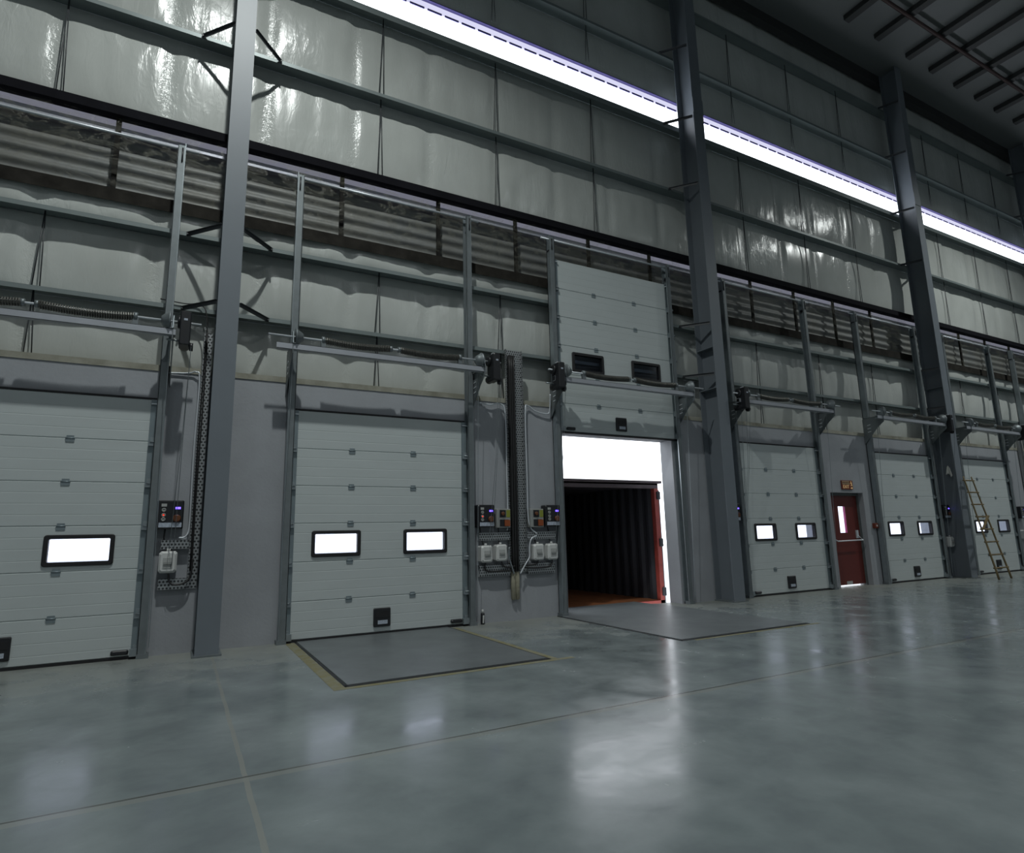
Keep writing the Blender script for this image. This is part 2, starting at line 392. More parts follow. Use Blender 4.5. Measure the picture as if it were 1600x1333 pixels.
def insulation(name, za, zb, step, label, sx0=XA, sx1=XB):
    """blanket held in between two girts: bulges forward, pinched at the roll seams"""
    mb = MB(); xs_ = []
    x = sx0
    while x < sx1:
        xs_.append(x); x += step if -4 < x < 16 else step * 2.2
    xs_.append(sx1)
    nz = max(6, int((zb - za) / .075)); vs = []
    for i in range(nz + 1):
        t = i / nz; z = za + (zb - za) * t
        prof = math.sin(PI * min(max(t, 0), 1)) ** .55 if 0 < t < 1 else 0
        for x in xs_:
            fr = ((x + 21.495) / 1.27) % 1.0; ds = abs(fr - .5) * 1.27
            pin = 1 - .75 * math.exp(-(ds / .10) ** 2)
            b = .055 * prof * pin * (1 + .5 * noise.noise(Vector((x * .7, z * .5, 3.1))))
            ed = math.exp(-t * (zb - za) / .28) + math.exp(-(1 - t) * (zb - za) / .28)
            w = .009 * noise.noise(Vector((x * 5.5, z * .9, 0))) + .010 * ed * noise.noise(Vector((x * 8 + z * 3, z * 1.5, 9)))
            w += .012 * max(0, noise.noise(Vector((x * 2.2 - z * 1.1, z * .6, 21)))) ** 2 * 2
            vs.append((x, YI - b - w * (1 if 0 < i < nz else .3), z))
    n = len(xs_); fs = [(r * n + c, r * n + c + 1, (r + 1) * n + c + 1, (r + 1) * n + c) for r in range(nz) for c in range(n - 1)]
    mb.v = [Vector(p) for p in vs]; mb.f = fs; mb.smooth = [True] * len(fs)
    return struct(name, mb, 'foil', label, 'wall', recalc=False)

LV = [4.34, 5.38, 8.42, 11.70, 13.28]
insulation('wall_insulation', 3.475, 4.285, .06, 'lowest strip of white foil insulation above the concrete wall')
insulation('wall_insulation', 4.305, 5.315, .06, 'second strip of white foil insulation from the bottom')
insulation('wall_insulation', 5.335, 5.79, .09, 'narrow shaded strip of white foil insulation under the corrugated band')
insulation('wall_insulation', 6.955, 8.315, .06, 'white foil insulation strip directly over the black channel')
insulation('wall_insulation', 8.335, 9.845, .06, 'white foil insulation strip directly under the skylight')
insulation('wall_insulation', 10.70, 11.545, .12, 'dim insulation strip directly over the skylight')
insulation('wall_insulation', 11.565, 13.105, .12, 'dim insulation strip second over the skylight')
insulation('wall_insulation', 13.125, CEIL, .12, 'dim insulation strip under the roof edge')

# corrugated band between 5.74 and 6.9
prof = [(.47 + .020 * math.sin(2 * PI * (5.76 + k * .0115) / .185), 5.77 + k * .0115) for k in range(95)]
cs = MB().sheet(prof, XA, XB); cs.smooth = [True] * len(cs.f)
struct('wall_corrugated', cs, 'corr', 'horizontal corrugated metal sheet behind the dusty film', 'wall')
struct('trim_daylight', MB().box(XA, XB, .345, .36, 6.765, 6.845), 'dayglow', 'pale lilac strip of daylight below the black channel', 'trim')  # glowing strip set in place of daylight leaking through a gap
struct('trim_flashing', MB().box(XA, XB, .335, .36, 6.66, 6.745), 'flash', 'pale flashing strip along the top of the corrugated sheet', 'trim')
struct('trim_sill', MB().box(XA, XB, .435, .50, 5.74, 5.795), 'corr', 'dusty sill under the corrugated band', 'trim')

# skylight strip: a long translucent window
sk = MB().box(XA, XB, .36, .40, 9.875, 10.53).build('window_1', 'sky')
tag(sk, 'long glowing white skylight strip high on the wall', 'window', None, 'structure')
s2 = MB().box(XA, XB, .36, .40, 10.55, 10.68).build('upper_sheet', 'sky2', sk)
sb = MB(); x = -3.0
while x < 34: sb.box(x, x + .27, .345, .36, 10.515, 10.555); x += .33
sb.build('sheet_edge', 'skyedge', sk)
struct('trim_skylight', MB().box(XA, XB, .30, .36, 10.68, 10.70), 'skyedge', 'dark violet edge along the top of the skylight', 'trim')

# outside
struct('ground', MB().box(-60, 90, .36, 120, -1.35, -1.25), 'outground')

# ------------------------------------------------------------------ girts
def girt(z, label, lip=.058, m='girt', y1=YI):
    y0 = .085
    t = thing('wall_girt', label, 'girt', (0, y0, z), 'horizontal wall girts')
    o = (0, y0, z)
    MB(o).box(XA, XB, y0 + .004, y1, z - .012, z - .004).build('web', m, t)
    MB(o).box(XA, XB, y0, y0 + .004, z - lip, z).build('lip', m, t)
    return t
girt(4.305, 'grey wall girt just above the spring shafts of the doors')
girt(5.335, 'grey wall girt nearest below the corrugated band')
girt(8.335, 'grey wall girt midway between black channel and skylight')
girt(9.86, 'grey wall girt forming the sill of the skylight', lip=.11, y1=.42)
girt(11.565, 'dim wall girt nearest above the skylight')
girt(13.125, 'dim wall girt closest to the roof edge')
t = thing('channel', 'long black channel along the top of the corrugated band', 'channel', (0, .20, 6.86))
MB((0, .20, 6.86)).box(XA, XB, .205, .43, 6.850, 6.862).build('bottom_web', 'girtdark', t)
MB((0, .20, 6.86)).box(XA, XB, .20, .205, 6.85, 6.975).build('front_face', 'girtdark', t)
t = thing('channel', 'dark dusty channel along the bottom of the corrugated band', 'channel', (0, .22, 5.80))
MB((0, .22, 5.80)).box(XA, XB, .225, .43, 5.80, 5.81).build('web', 'girtbrown', t)
MB((0, .22, 5.80)).box(XA, XB, .22, .225, 5.63, 5.81).build('front_face', 'girtbrown', t)

# ------------------------------------------------------------------ plastic film over the corrugated band
def film(x0, x1, label):
    mb = MB(); nx, nz = int((x1 - x0) / .07), 16; vs = []
    for i in range(nz + 1):
        for k in range(nx + 1):
            x = x0 + (x1 - x0) * k / nx; zt = 5.82 + 1.02 * i / nz
            d = .03 * noise.noise(Vector((x * 3, zt * 5, 4))) + .02 * noise.noise(Vector((x * 9, zt * 9, 8)))
            y = .262 + d * .5 - .05 * math.sin(PI * i / nz) + (.06 * (1 - i / 3) * noise.noise(Vector((x * 4, 1, 1))) if i < 3 else 0)
            vs.append((x, y, zt))
    n = nx + 1; fs = [(r * n + c, r * n + c + 1, (r + 1) * n + c + 1, (r + 1) * n + c) for r in range(nz) for c in range(nx)]
    mb.v = [Vector(p) for p in vs]; mb.f = fs; mb.smooth = [True] * len(fs)
    return tag(mb.build('plastic_film', 'film', None, False), label, 'plastic film', 'dusty clear films', 'thing')
film(-6.0, .30, 'dusty clear plastic film left of the first column')
film(.42, 8.8, 'dusty clear plastic film between the first and second columns')
film(9.2, 17.0, 'dusty clear plastic film between the second and third columns')
film(17.4, 25.3, 'dusty clear plastic film right of the third column')

# ------------------------------------------------------------------ sag rods, battens
ordn = ['first', 'second', 'third', 'fourth', 'fifth', 'sixth', 'seventh', 'eighth', 'ninth', 'tenth', 'eleventh', 'twelfth', 'thirteenth', 'fourteenth', 'fifteenth', 'sixteenth']
spans = [(3.48, 4.29), (4.305, 5.32), (6.87, 8.32), (8.335, 9.84), (10.72, 11.55), (11.565, 13.11)]
rods = [(-1.72, 'left of the first column'), (2.43, 'nearest right of the first column'), (4.53, 'over the cable tray between doors'), (6.66, 'over the raised door'),
        (10.85, 'nearest right of the second column'), (12.98, 'over the red exit door'), (15.05, 'nearest left of the third column'),
        (19.25, 'nearest right of the third column'), (21.35, 'second right of the third column'), (23.4, 'third right of the third column')]
for x, lab in rods:
    t = thing('sag_rod', 'thin steel sag rod line between girts, ' + lab, 'sag rod', (x, .2, 3.48), 'sag rods between the girts')
    for i, (a, b) in enumerate(spans):
        dx = .04 * (1 if i % 2 else -1)
        MB((x, .2, 3.48)).tube([(x - dx, .235, a), (x + dx * .2, .215, b)], .0075, 6).tube([(x + dx, .235, a), (x + dx * .3, .215, b)], .0075, 6).build('rod', 'brace', t)
bx = [-1.07, 1.86, 3.45, 4.92, 6.51, 8.02, 9.50, 10.97, 12.45, 13.93, 15.46, 18.3, 19.8, 21.3, 22.8]
for i, x in enumerate(bx):
    tag(MB().box(x - .03, x + .03, .290, .33, 5.80, 6.845).build('batten', 'batten'), f'dark upright batten on the corrugated band, {ordn[i]} from the left', 'batten', 'battens on the corrugated band', 'thing')

# ------------------------------------------------------------------ columns
def column(x, label, w=.25):
    o = (x, -.17, 0); t = thing('steel_column', label, 'column', o, 'steel columns along the wall')
    yf, yb, hw = -.40, .045, w / 2
    MB(o).box(x - hw, x + hw, yf, yf + .016, .02, CEIL - .004).build('front_flange', 'column', t)
    MB(o).box(x - hw, x + hw, yb - .014, yb, .02, CEIL - .004).build('rear_flange', 'column', t)
    MB(o).box(x - .006, x + .006, yf + .016, yb - .014, .02, CEIL - .004).build('web', 'column', t)
    MB(o).box(x - hw - .03, x + hw + .03, yf - .04, yb, 0, .02).build('base_plate', 'galvdark', t)
    if x > 5:
        MB(o).box(x - hw - .004, x + hw + .004, yf - .012, yf, 9.9, 10.25).build('splice_plate', 'column', t)
        for z in (4.80, 3.98): MB(o).box(x - hw, x + hw, yf + .016, yb - .014, z, z + .014).build('stiffener', 'column', t)
    for z in [4.305, 5.335, 8.335, 9.86, 11.565, 13.125]:
        for sd in (-1, 1):
            br = MB(o); a = Vector((x + sd * (hw + .004), yf + .03, z - .02)); b = Vector((x + sd * (.34 if (sd < 0 and 17 < x < 18) else .52), .075, z - .02))
            br.bar(a, b, .05, .005); br.bar(a + Vector((0, 0, -.025)), b + Vector((0, 0, -.025)), .006, .05)
            br.tube([(b.x, b.y + .012, b.z - .03), (b.x, b.y - .05, b.z - .03)], .012, 6)
            br.build('flange_brace', 'brace', t)
    return t
column(COLS[0], 'grey steel column between the first two dock doors')
column(COLS[1], 'grey steel column right of the open dock door', .28)
column(COLS[2], 'grey steel column with the bamboo ladder leaning at it', .28)
column(COLS[3], 'dark steel column at the far right edge', .28)

# ------------------------------------------------------------------ sectional dock doors
NEAR = ['at the left edge', 'behind the yellow lined plate', 'raised over the container', 'left of the red exit door', 'right of the red exit door', 'behind the bamboo ladder']
def door_profile(mb, x0, x1, z0, z1, y0=0.0, y1=.042, base=0.0, sec=.5):
    """ribbed skin: shallow horizontal grooves at the quarter lines of each section"""
    end0, end1 = abs(z0 - base) < .04, abs(z1 - base - sec) < .03
    pts = [(y0 + .010, z0), (y0, z0 + .010)] if end0 else [(y0, z0)]
    for k in (1, 2, 3):
        g = base + sec * k / 4
        if z0 + .01 < g < z1 - .01: pts += [(y0, g - .007), (y0 + .0015, g), (y0, g + .007)]
    pts += ([(y0, z1 - .008), (y0 + .010, z1)] if end1 else [(y0, z1)]) + [(y1, z1), (y1, z0)]
    return mb.prism(pts, 'x', x0, x1)

def dock_door(i, lift=0.0, sec=.5):
    xl, xr = DOORS[i]; W = xr - xl; o = ((xl + xr) / 2, 0, lift)
    t = thing('sectional_door', ['pale grey sectional dock door cut off by the left edge', 'closed pale grey dock door behind the yellow edged floor plate',
              'raised pale grey dock door over the open container', 'closed pale grey dock door just left of the red exit door',
              'closed pale grey dock door just right of the red exit door', 'closed pale grey dock door behind the bamboo ladder'][i], 'dock door', o, 'sectional dock doors')
    f = W / 2.40
    wins = [(xl + .225 * f, xl + .88 * f), (xl + 1.49 * f, xl + 2.155 * f)]
    for k in range(6):
        z0 = lift + k * sec + (.030 if k == 0 else 0); z1 = lift + (k + 1) * sec
        if k == 5: z1 += .02
        mb = MB(o)
        if k != 2: door_profile(mb, xl, xr, z0, z1, base=lift + k * sec, sec=sec)
        else:
            zb0, zb1 = lift + .085 * sec / .5 + 2 * sec, lift + .375 * sec / .5 + 2 * sec
            xs_ = [xl, wins[0][0] + .03, wins[0][1] - .03, wins[1][0] + .03, wins[1][1] - .03, xr]
            for a, b in ((0, 1), (2, 3), (4, 5)): door_profile(mb, xs_[a], xs_[b], z0, z1, base=lift + k * sec, sec=sec)
            for a, b in ((1, 2), (3, 4)):
                door_profile(mb, xs_[a], xs_[b], z0, zb0, base=lift + k * sec, sec=sec); door_profile(mb, xs_[a], xs_[b], zb1, z1, base=lift + k * sec, sec=sec)
        s = mb.build('door_section', 'door', t)
        for sx in (xl, xr):
            d = -1 if sx == xl else 1
            MB(o).box(sx, sx + d * .085, -.006, .04, z0, z1).build('end_stile', 'stile', s)
        if k == 2:
            for a, b in wins:
                fr = MB(o).ring(a, b, zb0 - .028, zb1 + .028, a + .045, b - .045, zb0 + .018, zb1 - .018, -.022, .05).build('window_frame', 'black', s)
                MB(o).box(a + .042, b - .042, .010, .016, zb0 + .015, zb1 - .015).build('window_pane', 'pane', s)
        if k > 0:
            for hx in (xl + .735 * f, xl + 1.63 * f):
                MB(o).box(hx - .042, hx + .042, -.008, 0, z0 - .045, z0 - .004).box(hx - .036, hx + .036, -.008, 0, z0, z0 + .032).tube([(hx - .045, -.008, z0), (hx + .045, -.008, z0)], .008, 8).build('hinge', 'stile', t)
        for sx, d in ((xl, -1), (xr, 1)):
            zz = z0 if k else lift + .10
            b = MB(o).box(sx + d * .008, sx + d * .085, -.045, -.006, zz - .055, zz - .01).box(sx + d * .02, sx + d * .08, -.028, -.006, zz - .01, zz + .05)
            b.tube([(sx + d * .02, -.05, zz - .008), (sx + d * .145, -.05, zz - .008)], .008, 8).tube([(sx + d * .10, -.05, zz - .008), (sx + d * .125, -.05, zz - .008)], .022, 10)
            b.build('roller_hinge', 'galv', t)
    ze = lift + 6 * sec + .015
    for sx, d in ((xl, -1), (xr, 1)):
        MB(o).box(sx + d * .005, sx + d * .12, -.04, -.006, ze - .06, ze - .045).build('top_roller_bracket', 'bright', t)
        MB(o).box(sx - d * .01, sx + d * .14, -.06, -.006, lift + .03, lift + .11).build('bottom_bracket', 'galv', t)
    MB(o).box(xl - .08, xr + .08, -.003, .04, lift, lift + .030).build('bottom_seal', 'black', t)
    # sliding bolt near the free corner
    bxx = xr - .19 if i < 2 else xl + .06
    bl = MB(o).bbox(bxx, bxx + .17, -.045, 0, lift + .055, lift + .105, .012).build('slide_bolt', 'blackplastic', t)
    hx0 = xl + 1.075 * f; hb = MB(o)
    hb.bbox(hx0, hx0 + .235, -.030, 0, lift + .10, lift + .345, .010); h = hb.build('lift_handle', 'blackplastic', t)
    MB(o).box(hx0 + .055, hx0 + .19, -.034, -.030, lift + .135, lift + .185).build('label', 'labelw', h)
    MB(o).box(hx0 + .02, hx0 + .215, -.034, -.030, lift + .22, lift + .30).build('grip_recess', 'black', h)
    return t
for i in range(6):
    if i == 2: dock_door(i, 2.965, .518)
    else: dock_door(i)

# lintel seal strips
for i, (a, b) in enumerate(DOORS):
    if i == 2: continue
    tag(MB().box(a - .06, b + .06, .005, .05, 3.022, 3.045).build('lintel_seal', 'black'), 'black rubber seal over the dock door ' + NEAR[i], 'seal', 'rubber lintel seals', 'thing')

# ------------------------------------------------------------------ door tracks (posts)
TOP = 6.50
def track(x, side, label, z1=TOP, lean=0.0):
    """angle post with a roller channel; side = +1 when the door lies on its right"""
    o = (x, 0, 0); t = thing('door_track', label, 'track', o, 'vertical door tracks')
    s = side
    MB(o).box(x - s * .005, x + s * .09, .030, .046, 0, z1).build('wall_angle', 'galv', t)
    MB(o).box(x - s * .005, x + s * .004, -.075, .046, 0, z1).build('side_angle', 'galv', t)
    MB(o).box(x + s * .004, x + s * .085, -.08, -.072, .0, z1 - .04).build('face_channel', 'galvdark', t)
    MB(o).box(x + s * .078, x + s * .086, -.08, -.055, .0, z1 - .04).build('channel_lip', 'galv', t)
    MB(o).box(x - s * .03, x + s * .09, -.09, .046, 0, .05).build('foot', 'galvdark', t)
    tb = MB(o); tb.box(x - s * .01, x + s * .06, -.05, .03, z1 - .30, z1 - .27); tb.tube([(x + s * .03, -.085, z1 - .28), (x + s * .03, -.085, z1 - .08)], .010, 8); tb.build('spring_bumper', 'blackplastic', t)
    return t
tr = []
for i, (a, b) in enumerate(DOORS):
    lx = a - .16; rx = b + .16
    if i == 1: lx, rx = 1.16, 3.87
    if i == 0: rx = -.27
    if i == 2: lx, rx = 5.40, 8.17
    tr.append((lx, rx))
    if i > 0: track(lx, 1, 'galvanised track, left side of the dock door ' + NEAR[i])
    else: track(lx, 1, 'galvanised track, left side of the dock door ' + NEAR[i])
    track(rx, -1, 'galvanised track, right side of the dock door ' + NEAR[i])
    tag(MB().tube([(lx - .16, -.03, 6.43), (rx + .16, -.03, 6.43)], .017, 8).build('spreader_rod', 'bright'), 'thin spreader rod over the dock door ' + NEAR[i], 'rod', 'spreader rods', 'thing')
track(21.95, 1, 'lone galvanised track right of the paired control boxes, far right')

# ------------------------------------------------------------------ counterbalance: brackets, beam, shaft, springs, drums
ZS, YS = 3.92, -.40
def helix(mb, x0, x1, r, wire, turns, sag):
    pts = []; n = int(turns * 10)
    for k in range(n + 1):
        u = k / n; a = 2 * PI * turns * u; x = x0 + (x1 - x0) * u; dz = -sag * math.sin(PI * u)
        pts.append((x, YS + r * math.cos(a), ZS + dz + r * math.sin(a)))
    return mb.tube(pts, wire, 5)
def counterbalance(i):
    lx, rx = tr[i]; o = ((lx + rx) / 2, YS, 3.75)
    t = thing('counterbalance', 'spring shaft and support beam over the dock door ' + NEAR[i], 'door spring assembly', o, 'torsion spring assemblies')
    a, b = lx - .03, rx + .03
    for x, sgn in ((a, -1), (b, 1)):
        poly = [(.045, 3.20), (.045, 3.80), (-.46, 3.83), (-.46, 3.68), (-.30, 3.56)]
        br = MB(o).prism(poly, 'x', x - .004, x + .004); br.box(x - .004, x + sgn * -.05, -.46, .04, 3.815, 3.825)
        p = br.build('bracket', 'galvdark', t)
        for q in (3.48, 3.56, 3.64): MB(o).bar((x - .008, .0 - .06, q), (x - .008, -.14, q + .01), .004, .016).build('slot', 'bright', p)
        bp = MB(o).prism([(YS - .07, 3.82), (YS + .07, 3.82), (YS + .045, 3.97), (YS, 4.0), (YS - .045, 3.97)], 'x', x - .006, x + .006); bp.build('bearing_plate', 'galv', t)
        d = -sgn; px = x + d * .03
        MB(o).lathe([(0 * d, .03), (0.0, .115), (d * .012, .118), (d * .02, .105), (d * .07, .075), (d * .10, .05), (d * .10, .02)], (px, YS, ZS), 'x', 20).build('cable_drum', 'galvdark', t)
    MB(o).box(a - .20, b + .03, YS - .045, YS - .040, 3.735, 3.815).box(a - .20, b + .03, YS - .045, YS + .03, 3.810, 3.815).box(a - .20, b + .03, YS - .045, YS + .03, 3.735, 3.740).build('support_beam', 'beamgalv', t)
    MB(o).tube([(a - .30, YS, ZS), (b + (.22 if i == 4 else .30), YS, ZS)], .0125, 10).build('shaft', 'bright', t)
    w = b - a; s0, s1, s2, s3 = a + .40, a + .40 + (w - .95) / 2 , b - .40 - (w - .95) / 2, b - .40
    for q0, q1 in ((s0, s1), (s2, s3)):
        helix(MB(o), q0, q1, .040, .0105, 38, .025).build('torsion_spring', 'spring', t)
    for q in (s0 - .01, s3 + .01):
        MB(o).lathe([(-.02, .02), (-.02, .05), (.02, .05), (.02, .02)], (q, YS, ZS), 'x', 14).box(q - .03, q + .03, YS - .03, YS + .02, 3.815, 3.90).build('spring_anchor', 'galvdark', t)
    for q in (s1 + .012, s2 - .012):
        MB(o).lathe([(-.02, .02), (-.02, .042), (.02, .042), (.02, .02)], (q, YS, ZS), 'x', 12).build('winding_cone', 'galvdark', t)
    MB(o).tube([(a + .002, -.105, .12), (a + .03, YS + .11, ZS - .02)], .004, 5).build('lift_cable', 'galv', t)
    MB(o).tube([(b - .002, -.105, .12), (b - .03, YS + .11, ZS - .02)], .004, 5).build('lift_cable', 'galv', t)
    return t
for i in range(6): counterbalance(i)

# ------------------------------------------------------------------ chain-hoist operators
def operator(x, i):
    o = (x, -.42, 3.60); t = thing('door_operator', 'black chain operator over the dock door ' + NEAR[i], 'door motor', o, 'door operators')
    MB(o).bbox(x - .058, x + .058, -.56, -.34, 3.60, 4.02, .012).build('gear_housing', 'blackplastic', t)
    MB(o).lathe([(-.085, .05), (-.085, .075), (-.058, .08), (-.058, .05)], (x, YS, ZS), 'x', 16).build('bearing_cap', 'blackplastic', t)
    MB(o).lathe([(-.10, .05), (-.09, .06), (.10, .06), (.12, .045)], (x, -.36, 3.66), 'y', 14).build('motor', 'blackplastic', t)
    MB(o).box(x - .02, x + .02, -.563, -.56, 3.90, 3.925).build('rating_label', 'labelw', t)
    MB(o).box(x - .045, x + .05, -.50, -.44, 4.02, 4.035).build('top_plate', 'bright', t)
    MB(o).tube([(x - .19, -.36, 3.70), (x - .05, -.38, 3.69)], .012, 8).build('torque_bar', 'galv', t)
    MB(o).lathe([(-.02, .02), (-.02, .05), (.02, .05), (.02, .02)], (x + .075, -.48, 3.60), 'x', 12).build('chain_wheel', 'blackplastic', t)
    c = MB(o); c.tube([(x + .075, -.53, 3.59), (x + .06, -.40, 2.5), (x + .05, -.20, 1.25), (x + .03, -.16, 1.0), (x, -.19, 1.2), (x + .05, -.38, 2.5), (x + .075, -.44, 3.59)], .0035, 5); c.build('hand_chain', 'galvdark', t)
    return t
operator(-.11, 0); operator(4.06, 1); operator(5.23, 2); operator(9.50, 3); operator(16.88, 4); operator(20.78, 5)

# ------------------------------------------------------------------ control gear on the wall
def control_unit(x, z, label, lit=False):
    o = (x, YW, z); t = thing('control_unit', label, 'control box', o, 'black door control units')
    MB(o).bbox(x - .14, x + .14, -.09, YW, z, z + .34, .012).build('housing', 'blackplastic', t)
    MB(o).box(x - .115, x + .125, -.094, -.09, z + .02, z + .075).build('label_strip', 'labelw', t)
    MB(o).box(x - .098, x - .042, -.094, -.09, z + .265, z + .30).build('maker_plate', 'offwhite', t)
    for k, zz in enumerate((.225, .165, .115)):
        MB(o).lathe([(0, .024), (-.012, .024), (-.012, .014), (-.006, .012)], (x - .07, -.09, z + zz), 'y', 14).build('push_button', 'greybox', t)
    if lit: MB(o).lathe([(0, .009), (-.008, .009)], (x - .07, -.096, z + .165), 'y', 10).build('red_lamp', 'ledred', t)
    MB(o).box(x + .05, x + .105, -.094, -.09, z + .235, z + .26).build('display', 'ledblue', t)
    MB(o).lathe([(0, .045), (-.02, .045), (-.03, .035)], (x + .07, -.09, z + .125), 'y', 18).build('rotary_knob', 'amber', t)
    return t
control_unit(-.125, 1.45, 'black control unit beside the left edge dock door', True)
control_unit(4.07, 1.41, 'black control unit left of the cable tray, red lamp lit', True)
control_unit(5.26, 1.41, 'black control unit beside the open dock door')
control_unit(9.42, 1.45, 'black control unit mostly hidden behind the second column')
control_unit(16.98, 1.45, 'black control unit just left of the third column')
control_unit(20.95, 1.42, 'black control unit right of the dock door with the ladder')

def selector_box(x, z, label):
    o = (x, YW, z); t = thing('selector_box', label, 'switch box', o, 'grey selector boxes')
    MB(o).bbox(x - .12, x + .12, -.08, YW, z, z + .29, .008).build('housing', 'greybox', t)
    MB(o).box(x - .07, x + .035, -.084, -.08, z + .16, z + .27).build('upper_panel', 'blackplastic', t)
    MB(o).box(x + .045, x + .11, -.084, -.08, z + .16, z + .27).build('sticker', 'yellow', t)
    MB(o).box(x - .07, x + .08, -.084, -.08, z + .02, z + .125).build('lower_panel', 'blackplastic', t)
    MB(o).lathe([(0, .03), (-.02, .03), (-.025, .02)], (x - .02, -.084, z + .215), 'y', 14).build('rotary_switch', 'amber', t)
    MB(o).box(x + .01, x + .10, -.10, -.084, z + .025, z + .12).build('isolator_handle', 'orange', t)
    return t
selector_box(4.37, 1.40, 'grey selector box with orange switch left of the cable tray')
selector_box(4.97, 1.40, 'grey selector box with orange switch right of the cable tray')
selector_box(21.35, 1.40, 'grey selector box at the far right edge')

def isolator(x, z, label):
    o = (x, YW, z); t = thing('isolator_switch', label, 'isolator', o, 'white isolator switches')
    MB(o).bbox(x - .095, x + .095, -.10, YW, z, z + .25, .022).build('housing', 'white', t)
    MB(o).box(x - .05, x + .05, -.106, -.10, z + .055, z + .175).build('front_plate', 'offwhite', t)
    MB(o).box(x - .045, x + .045, -.120, -.106, z + .10, z + .125).build('rocker', 'greybox', t)
    MB(o).lathe([(0, .02), (.03, .02)], (x, -.04, z + .25), 'z', 10).build('cable_gland', 'white', t)
    return t
isolator(-.115, .94, 'white isolator switch below the leftmost black control unit')
isolator(4.07, .89, 'white isolator switch under the control unit left of the tray')
isolator(4.32, .90, 'white isolator switch just left of the cable tray')
isolator(4.98, .89, 'white isolator switch just right of the cable tray')
isolator(5.24, .89, 'white isolator switch nearest the open dock door')
isolator(17.0, .75, 'white isolator switch just left of the third column')
isolator(21.0, .85, 'white isolator switch at the far right, left of its pair')
isolator(21.3, .85, 'white isolator switch at the far right, right of its pair')

def tray_v(x0, x1, z0, z1, label, y=YW):
    o = ((x0 + x1) / 2, y, z0); t = thing('cable_tray', label, 'cable tray', o, 'perforated cable trays')
    MB(o).box(x0, x1, y - .022, y - .018, z0, z1).build('tray_bed', 'tray', t)
    MB(o).box(x0, x0 + .004, y - .075, y - .018, z0, z1).build('side_flange', 'tray', t)
    MB(o).box(x1 - .004, x1, y - .075, y - .018, z0, z1).build('side_flange', 'tray', t)
    return t
def tray_h(x0, x1, z0, z1, label, y=YW):
    o = ((x0 + x1) / 2, y, z0); t = thing('cable_tray', label, 'cable tray', o, 'perforated cable trays')
    MB(o).box(x0, x1, y - .080, y - .076, z0, z1).build('tray_bed', 'tray', t)
    MB(o).box(x0, x1, y - .080, y, z0, z0 + .004).build('side_flange', 'tray', t)
    MB(o).box(x0, x1, y - .080, y, z1 - .004, z1).build('side_flange', 'tray', t)
    return t
tray_v(4.50, 4.80, .72, 4.30, 'tall perforated cable tray between closed and open dock doors')
tray_h(3.97, 4.495, 1.21, 1.335, 'short upper cable tray left of the tall tray')
tray_h(4.805, 5.33, 1.21, 1.335, 'short upper cable tray right of the tall tray')
tray_h(3.97, 4.495, .68, .85, 'short lower cable tray left of the tall tray')
tray_h(4.805, 5.30, .68, .85, 'short lower cable tray right of the tall tray')
tray_v(.10, .205, .74, 3.95, 'tall perforated cable tray beside the first column')
tray_h(-.20, .095, 1.21, 1.325, 'short cable tray under the leftmost control unit')
tray_h(-.20, .095, .74, .87, 'short cable tray under the leftmost isolator switch')
tray_v(21.52, 21.72, .6, 4.2, 'tall perforated cable tray at the far right edge')

def cable(pts, r, m, name, label, cat, group):
    P = [Vector(p) for p in pts]; out = []
    for i in range(len(P) - 1):                       # Catmull-Rom smoothing
        p0, p1, p2, p3 = P[max(i - 1, 0)], P[i], P[i + 1], P[min(i + 2, len(P) - 1)]
        for k in range(6):
            u = k / 6; out.append(.5 * ((2 * p1) + (p2 - p0) * u + (2 * p0 - 5 * p1 + 4 * p2 - p3) * u * u + (3 * p1 - p0 - 3 * p2 + p3) * u ** 3))
    out.append(P[-1])
    return tag(MB().tube(out, r, 8).build(name, m), label, cat, group, 'thing')
bundle = thing('cable_bundle', 'thick black cable bundle in the tall tray between doors', 'cables', (4.60, 0, .72))
for k in range(6):
    dx = 4.552 + (k % 3) * .038; dy = .0 - (k // 3) * .035
    MB((4.60, 0, .72)).tube([(dx + .004 * math.sin(z * 1.7 + k), dy - .004, z) for z in [.74 + q * .23 for q in range(16)]], .019, 7).build('cable', 'cable', bundle)
bundle = thing('cable_bundle', 'black cable bundle in the tray beside the first column', 'cables', (.13, 0, .74))
for k in range(2):
    MB((.13, 0, .74)).tube([(.122 + k * .018 + .004 * math.sin(z * 2 + k), .0, z) for z in [.95 + q * .25 for q in range(13)]], .008, 7).build('cable', 'cable', bundle)
CG = 'thin black leads'
cable([(-.17, -.02, 1.45), (-.17, -.02, 1.3), (-.13, -.02, 1.2)], .009, 'cable', 'lead', 'black lead from leftmost control unit to its isolator', 'cable', CG)
cable([(-.10, -.05, .93), (-.085, -.06, .84), (-.03, -.07, .80), (.08, -.06, .82), (.135, -.04, .90), (.145, -.02, 1.1)], .011, 'cable', 'lead', 'black looped lead under the leftmost isolator', 'cable', CG)
cable([(3.99, -.02, 1.41), (4.0, -.02, 1.3), (4.04, -.02, 1.15)], .010, 'cable', 'lead', 'black lead dropping from control unit left of the tray', 'cable', CG)
cable([(4.30, -.02, 1.40), (4.305, -.02, 1.3), (4.31, -.02, 1.15)], .010, 'cable', 'lead', 'black lead dropping from selector box left of the tray', 'cable', CG)
cable([(4.91, -.02, 1.40), (4.93, -.02, 1.3), (4.96, -.02, 1.15)], .010, 'cable', 'lead', 'black lead dropping from selector box right of the tray', 'cable', CG)
cable([(5.19, -.02, 1.41), (5.21, -.02, 1.3), (5.23, -.02, 1.15)], .010, 'cable', 'lead', 'black lead dropping from control unit by the open door', 'cable', CG)
